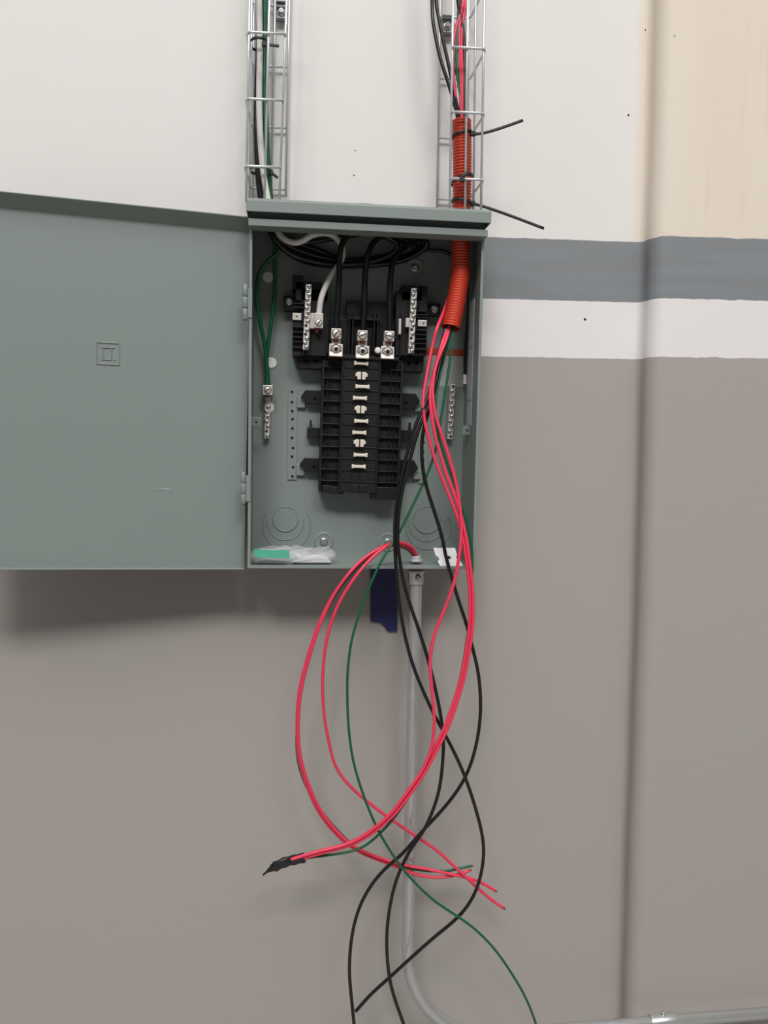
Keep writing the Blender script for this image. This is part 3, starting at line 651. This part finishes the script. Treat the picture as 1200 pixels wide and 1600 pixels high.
G2 = [(698, 545), (689, 580), (682, 615), (680, 645), (682.5, 668), (688, 691), (696.5, 718), (707, 748), (717.5, 776), (726.5, 805), (733, 831), (737, 852), (738, 878), (737, 915), (735, 960), (731, 990), (726, 1023), (720, 1055), (712, 1086), (702, 1116), (690, 1148), (672, 1184), (654, 1216), (636, 1249), (615, 1279), (592, 1304), (568.5, 1323), (545.5, 1331), (515, 1336), (476, 1341), (455, 1347)]
wire('green_wire', 'green wire running inside the red loop to the taped end', 'gwire', .0020, dep(G2a, TUB)+dep(G2, [(545, -.104), (640, -.122), (760, -.142), (880, -.150), (1000, -.150), (1250, -.156), (1350, -.147)]), GH)
# taped end
TP = [W(476, 1340, -.152), W(462, 1343, -.150), W(446, 1347, -.148), W(430, 1354, -.146), W(420, 1360, -.145), W(411, 1367, -.144)]
tp = MB().tube(spline(TP, 4, 0), .006, 12, rads=[.0075+.0006*math.sin(i*1.7) if i < 13 else max(.0016, .0068-.0009*(i-12)) for i in range(21)]).build('electrical_tape', 'etape', loc=TP[-1])
tag(tp, 'black electrical tape wrapped round the pointed ends of the red wire bundle', 'tape')
P = [W(452, 1342, -.1555), W(436, 1349, -.153), W(424, 1354, -.151)]
MB().tube([p-TP[-1] for p in P], .003, 8, flat=(.0012, .004)).build('loose_flap', 'etape', tp)
# red and green wires looping out of the steel conduit
em_ = Vector((ct.x, -.085, PE.z-.02))
ARC = [(648.5, 868), (643.5, 859), (634, 853), (622, 850), (606, 851.5)]
ARCY = [-.086, -.092, -.100, -.108, -.116]
def arc(dx, dy, dY): return [em_+Vector((dx*.0003, dY*.3, 0)), em_+Vector((dx*.0003, dY*.3, .03))]+[(x+dx*(.35+.16*i), y+dy, Y+dY) for i, ((x, y), Y) in enumerate(zip(ARC, ARCY))]
DE = [(850, -.122), (872, -.130), (900, -.138), (1000, -.135), (1200, -.115), (1350, -.105), (1420, -.105)]
RA = [(591, 858), (567.5, 873), (545, 896), (522, 928), (503, 968), (489, 1008), (478, 1047), (471, 1076), (467, 1110), (466, 1143), (468.5, 1177), (477, 1211), (490, 1245), (502, 1268), (517, 1289), (535, 1308), (553, 1322), (576, 1334), (607, 1345), (637.5, 1353), (668, 1358), (699, 1365), (733, 1372), (756, 1381), (774, 1392)]
wire('red_wire', 'red wire of the outer left loop ending below the green tip', 'rwire', .0025, arc(-1, 0, 0)+dep(RA, DE), GE, tip=.003)
RBp = [(590, 861), (565.5, 877), (542, 900), (519, 932), (500, 970), (486, 1009), (475, 1047), (468, 1077), (464.5, 1110), (464, 1143), (466, 1178), (474, 1212), (486, 1245), (499, 1270), (514, 1291), (532, 1310), (551, 1325), (574, 1337), (603, 1348), (626, 1356), (645, 1365), (676, 1371), (706, 1369), (734, 1360)]
wire('red_wire', 'red wire of the outer left loop with the short upturned end', 'rwire', .0025, arc(2, 2, .004)+dep(RBp, [(a, d+.004) for a, d in DE]), GE, tip=.003)
RC = [(598, 858), (581.6, 871), (559, 896), (536, 930), (519, 967), (509, 1007), (504.8, 1044), (504, 1081), (507, 1123), (514, 1160), (522, 1192), (536, 1216), (556, 1237), (580, 1257), (611, 1280), (649, 1306), (683.5, 1329), (710, 1354), (737, 1379), (764, 1403), (787, 1419)]
wire('red_wire', 'red wire of the inner left loop crossing to the lowest right red tip', 'rwire', .0025, arc(4, -2, -.004)+dep(RC, [(a, d-.003) for a, d in DE]), GE, tip=.003)
G3 = [(592, 863), (567, 879), (543, 903), (520, 935), (501, 973), (487, 1011), (476, 1049), (469, 1078), (465.5, 1110), (463.5, 1143), (463.5, 1172), (468, 1200), (478, 1228), (493, 1254), (508, 1275), (523, 1293), (545, 1315), (566, 1331), (599, 1347), (630, 1355), (668, 1361), (699, 1361), (722, 1356), (737, 1353)]
wire('green_wire', 'green wire hugging the outer left red loop, tip pointing right', 'gwire', .0021, arc(-3, 3, .008)+dep(G3, [(850, -.116), (872, -.124), (900, -.131), (1000, -.128), (1200, -.108), (1350, -.099), (1420, -.099)]), GE, tip=.003)

# supply cables of the left tray
WH = [(404, -150, -.06), (404, -60, -.06), (405, 0, -.06), (406, 80, -.06), (405, 140, -.06), (406, 200, -.06), (410, 260, -.06), (418, 308, -.06), (427, 345, -.064), (436, 365, -.068), (447, 375, -.072), (461, 379.5, -.076), (474.6, 375.5, -.078), (486, 368, -.080), (502, 364, -.074), (516, 366, -.062), (527, 373, -.050), (534, 385, -.044), (536, 398, -.044), (531, 411, -.046), (522, 424, -.052), (513, 438, -.058), (505.6, 455, -.060), (501, 470, -.060), (499, 486, -.058), (498, 503, -.056)]
wire('white_cable', 'thick white neutral cable from left tray to the neutral lug', 'wwire', .0047, WH, GF, 'cable', 2)
def feeder(x0, dx, lug, loops, down, lab):
    P = [(x0+6, -150, -.045), (x0+7, -60, -.045), (x0+7, 0, -.045), (x0+6, 80, -.045), (x0+3, 150, -.046), (x0+3, 230, -.05), (x0+8, 306, -.05), (x0+18+dx, 345, -.05), (x0+30+dx, 372, -.048)]+loops+down+[(lug[0], lug[1], -.058)]
    wire('black_cable', lab, 'kwire', .0047, P, GF, 'cable', 2)
feeder(398, 0, (525.5, 519), [(452, 396, -.042), (490, 409, -.036), (530, 414, -.032), (575, 410, -.030), (610, 398, -.032), (622, 382, -.038), (600, 368, -.046), (570, 362, -.054), (548, 366, -.060)], [(536, 377, -.064), (531, 396, -.064), (530, 426, -.062), (528.5, 464, -.060), (526, 494, -.058)], 'thick black supply cable dropping to the left main lug')
feeder(402, 2, (566.5, 521), [(458, 388, -.034), (500, 402, -.028), (545, 408, -.024), (595, 402, -.024), (632, 388, -.028), (636, 372, -.036), (618, 364, -.044), (600, 367, -.054)], [(585, 377, -.060), (577, 391, -.062), (572.5, 408, -.062), (570, 438, -.060), (569, 484, -.059)], 'thick black supply cable dropping to the middle main lug')
feeder(405, 4, (608.5, 522), [(462, 380, -.026), (505, 394, -.020), (555, 414, -.017), (612, 411, -.018), (648, 399, -.022), (667, 384, -.028), (662, 373, -.036), (646, 376, -.046)], [(628, 389, -.054), (617, 404, -.058), (611, 424, -.060), (609.5, 450, -.060), (608.5, 486, -.059)], 'thick black supply cable dropping to the right main lug')
KL = [(560, 362, -.020), (610, 372, -.016), (640, 384, -.014), (668, 391, -.014), (690, 392, -.016), (704, 398, -.020), (722, 415, -.022), (732, 440, -.022), (733, 480, -.022), (730, 520, -.022), (727, 560, -.020), (727, 584, -.020)]
wire('black_cable', 'thin black cable behind the orange conduit near the right side wall', 'kwire', .0030, KL, None, 'cable', 2)
CO = [(455, 372, -.014), (440, 386, -.016), (470, 407, -.014), (520, 416, -.013), (580, 414, -.013), (630, 402, -.013), (655, 388, -.014), (650, 372, -.018), (610, 362, -.024), (560, 366, -.028), (500, 376, -.030), (470, 380, -.030)]
wire('black_cable', 'coiled slack of black cable under the top of the panel', 'kwire', .0040, CO, None, 'cable', 2)
GA = [(411, -150, -.056), (413, -60, -.056), (414, 0, -.056), (413.6, 80, -.056), (413, 150, -.056), (415, 220, -.054), (419, 270, -.052), (423, 308, -.050), (432, 350, -.045), (438, 378, -.040), (435, 395, -.036), (424, 402.5, -.036), (411, 416, -.036), (403.5, 432, -.036), (400.5, 456, -.036), (402.5, 480, -.035), (407.5, 508, -.033), (413.5, 538, -.029), (416, 562, -.026), (417, 585, -.024), (417, 606, -.024)]
wire('green_cable', 'green ground cable bowing out left to the ground lug', 'gwire', .0031, GA, GF, 'cable', 2)
GB = [(417, -150, -.050), (417, -60, -.050), (417, 0, -.050), (416.6, 80, -.050), (416, 150, -.050), (418, 220, -.048), (421, 270, -.046), (424, 308, -.044), (427, 350, -.038), (429, 390, -.030), (429.5, 430, -.028), (428.5, 466, -.027), (424.5, 500, -.026), (419, 538, -.024), (416.5, 562, -.020), (418.5, 585, -.020), (419.5, 606, -.022)]
wire('green_cable', 'straighter green ground cable passing beside the upper white plug', 'gwire', .0031, GB, GF, 'cable', 2)

# ------------------------------------------------------------------ cable ties
def tie(label, loop, tail, head, wdir=Vector((0, 0, 1)), w=.0024):
    root = empty('cable_tie', head); tag(root, label, 'cable tie', 'black cable ties'); o = Vector(head)
    MB().tube([p-o for p in loop], .002, 8, closed=True, flat=(w, .0008), up=wdir).build('strap', 'ties', root)
    MB().box((-.0038, -.0034, -.0034), (.0038, .0034, .0034)).build('head', 'ties', root, bevel=.0008)
    if tail:
        T = spline(tail, 8, 1); n = len(T); m = MB(); m.tube([p-o for p in T], .002, 8, flat=(w, .0008), up=wdir); m.build('tail', 'ties', root)
def loop_round(c, rx, ry, tilt=0, n=28):
    return [c+Vector((rx*math.cos(a), ry*math.sin(a), tilt*math.cos(a))) for a in [2*math.pi*k/n for k in range(n)]]
c = W(721, 211, -.088)
tie('black cable tie round the top of the orange conduit, long tail rising right', loop_round(c, .0160, .0165, .004), [W(738, 210, -.100), W(755, 208, -.106), W(780, 201, -.108), W(817, 188, -.110)], W(739, 209, -.098))
c = W(722, 281, -.092)
tie('black cable tie holding the orange conduit to a tray cross wire', loop_round(c, .0165, .0230, .005), None, W(722, 281, -.1165))
c = W(722, 317, -.086)
tie('black cable tie low on the orange conduit, long tail drooping right', loop_round(c, .0162, .0165, -.003), [W(738, 318, -.090), W(760, 324, -.092), W(800, 338, -.094), W(850, 357, -.096)], W(738, 318, -.088))
c = W(405, 69, -.058)
tie('upper black cable tie round the cables in the left tray', loop_round(c, .0150, .020, .0008), [W(420, 70, -.050), W(428, 71, -.050), W(436, 72, -.050)], W(413, 69, -.080))
c = W(407, 267, -.056)
tie('lower black cable tie round the cables in the left tray', loop_round(c, .0165, .020, -.001), [W(422, 270, -.052), W(428, 273, -.052), W(434, 278, -.052)], W(423, 270, -.060))

# ------------------------------------------------------------------ blue tape, bag and card
P = [(579, 868), (617, 868), (619, 905), (621, 935), (620.5, 987), (606, 986.5), (600, 978), (594, 973), (579, 971)]
Q = [W(x, y, -.004) for x, y in P]
tag(MB().prism([(q.x, q.z) for q in Q], -.0045, -.0030).build('masking_tape', 'blue', bevel=.0003), 'torn strip of dark blue masking tape on the wall under the panel', 'tape')

# parts bag lying on the panel floor
def pillow(a, b, depth, yc, seed, nx=26, nz=10, sag=0):
    rnd = random.Random(seed); ph = [(rnd.uniform(20, 60), rnd.uniform(20, 70), rnd.uniform(0, 6)) for _ in range(5)]
    vs = []; fs = []
    for i in range(nx+1):
        u = i/nx
        for k in range(nz*2):
            a_ = math.pi*2*k/(nz*2); x = a.x+(b.x-a.x)*u
            sh = min(1, (u*8)**.6)*min(1, ((1-u)*8)**.6)
            hh = (a.z+(b.z-a.z)*u)
            cr = sum(math.sin(f1*x*3+f2*a_*.12+p) for f1, f2, p in ph)*.0007
            zz = .004+(hh*.5+cr)*(1+math.sin(a_)*(.25+.75*sh))*.98
            vs.append((x+cr*.6, yc+(depth*.5*(.45+.55*sh)+cr)*math.cos(a_), max(.0025, zz)))
    n = nz*2
    for i in range(nx):
        for k in range(n): fs.append((i*n+k, i*n+(k+1) % n, (i+1)*n+(k+1) % n, (i+1)*n+k))
    fs.append(tuple(range(n))[::-1]); fs.append(tuple(nx*n+k for k in range(n)))
    return MB().add(vs, fs, True)
bag = empty('parts_bag', PE, (0, TH, 0)); tag(bag, 'clear plastic parts bag with green header lying on the panel floor', 'bag')
a, b = L(388, 872, -.085), L(524, 872, -.085)
bl = pillow(Vector((a.x+.001, 0, .022)), Vector((b.x, 0, .024)), .046, -.088, 3).build('bag_film', 'film', bag)
fl_ = MB(); p0, p1, p2, p3 = L(456, 878, -.09), L(512, 871, -.09), L(517, 884, -.09), L(456, 886, -.09)
fl_.prism([(p0.x, p0.z), (L(490, 868, -.09).x, L(490, 868, -.09).z), (p1.x, p1.z), (p2.x, max(.005, p2.z)), (p3.x, max(.005, p3.z))], -.100, -.080).build('paper_insert', 'paper', bag, bevel=.001)
gq = [L(x, y, Y) for x, y, Y in ((397, 858.5, -.108), (425, 860, -.110), (452, 859.5, -.108), (452.5, 871.5, -.114), (425, 872, -.115), (398, 870.5, -.114))]; dv = Vector((0, .0008, .0003))
MB().add(gq+[q+dv for q in gq], [(0, 5, 4, 1), (1, 4, 3, 2), (6, 7, 10, 11), (7, 8, 9, 10), (0, 1, 7, 6), (1, 2, 8, 7), (3, 4, 10, 9), (4, 5, 11, 10), (2, 3, 9, 8), (5, 0, 6, 11)]).build('green_header', 'gcard', bag)
p0, p1 = L(396, 874, -.1), L(450, 886, -.1)
MB().prism([(p0.x, p0.z-.004), (p0.x+.02, p0.z), (p1.x, p0.z-.003), (p1.x-.002, max(.005, p1.z)), (p0.x+.004, max(.005, p1.z))], -.098, -.086).build('screw_packet', 'white', bag, bevel=.002)

# notched white card leaning in the right bottom corner
pts = [(677, 856), (711, 856), (714, 867), (712.5, 871), (715.5, 875.5), (719, 876), (725.5, 887.5), (689.5, 888), (684, 877.5), (686.5, 874), (684.5, 870), (681, 868)]
Q = []
for x, y in pts:
    t = (888-y)/32; Q.append(L(x, y, -.108+.020*t))
dv = Vector((0, .0006, 0)); n = len(Q)
cr_ = empty('instruction_card', PE, (0, TH, 0)); tag(cr_, 'small notched white printed card leaning in the panel bottom right corner', 'card')
MB().add([q for q in Q]+[q+dv for q in Q], [tuple(range(n)), tuple(range(2*n-1, n-1, -1))]+[(i, n+i, n+(i+1) % n, (i+1) % n) for i in range(n)]).build('card_sheet', 'card', cr_)
q = L(701, 872, -.0985); MB().lathe((q.x, q.y, q.z), [(.0034, -.001), (.0034, .0004)], 18).build('punched_hole', 'hole', cr_)
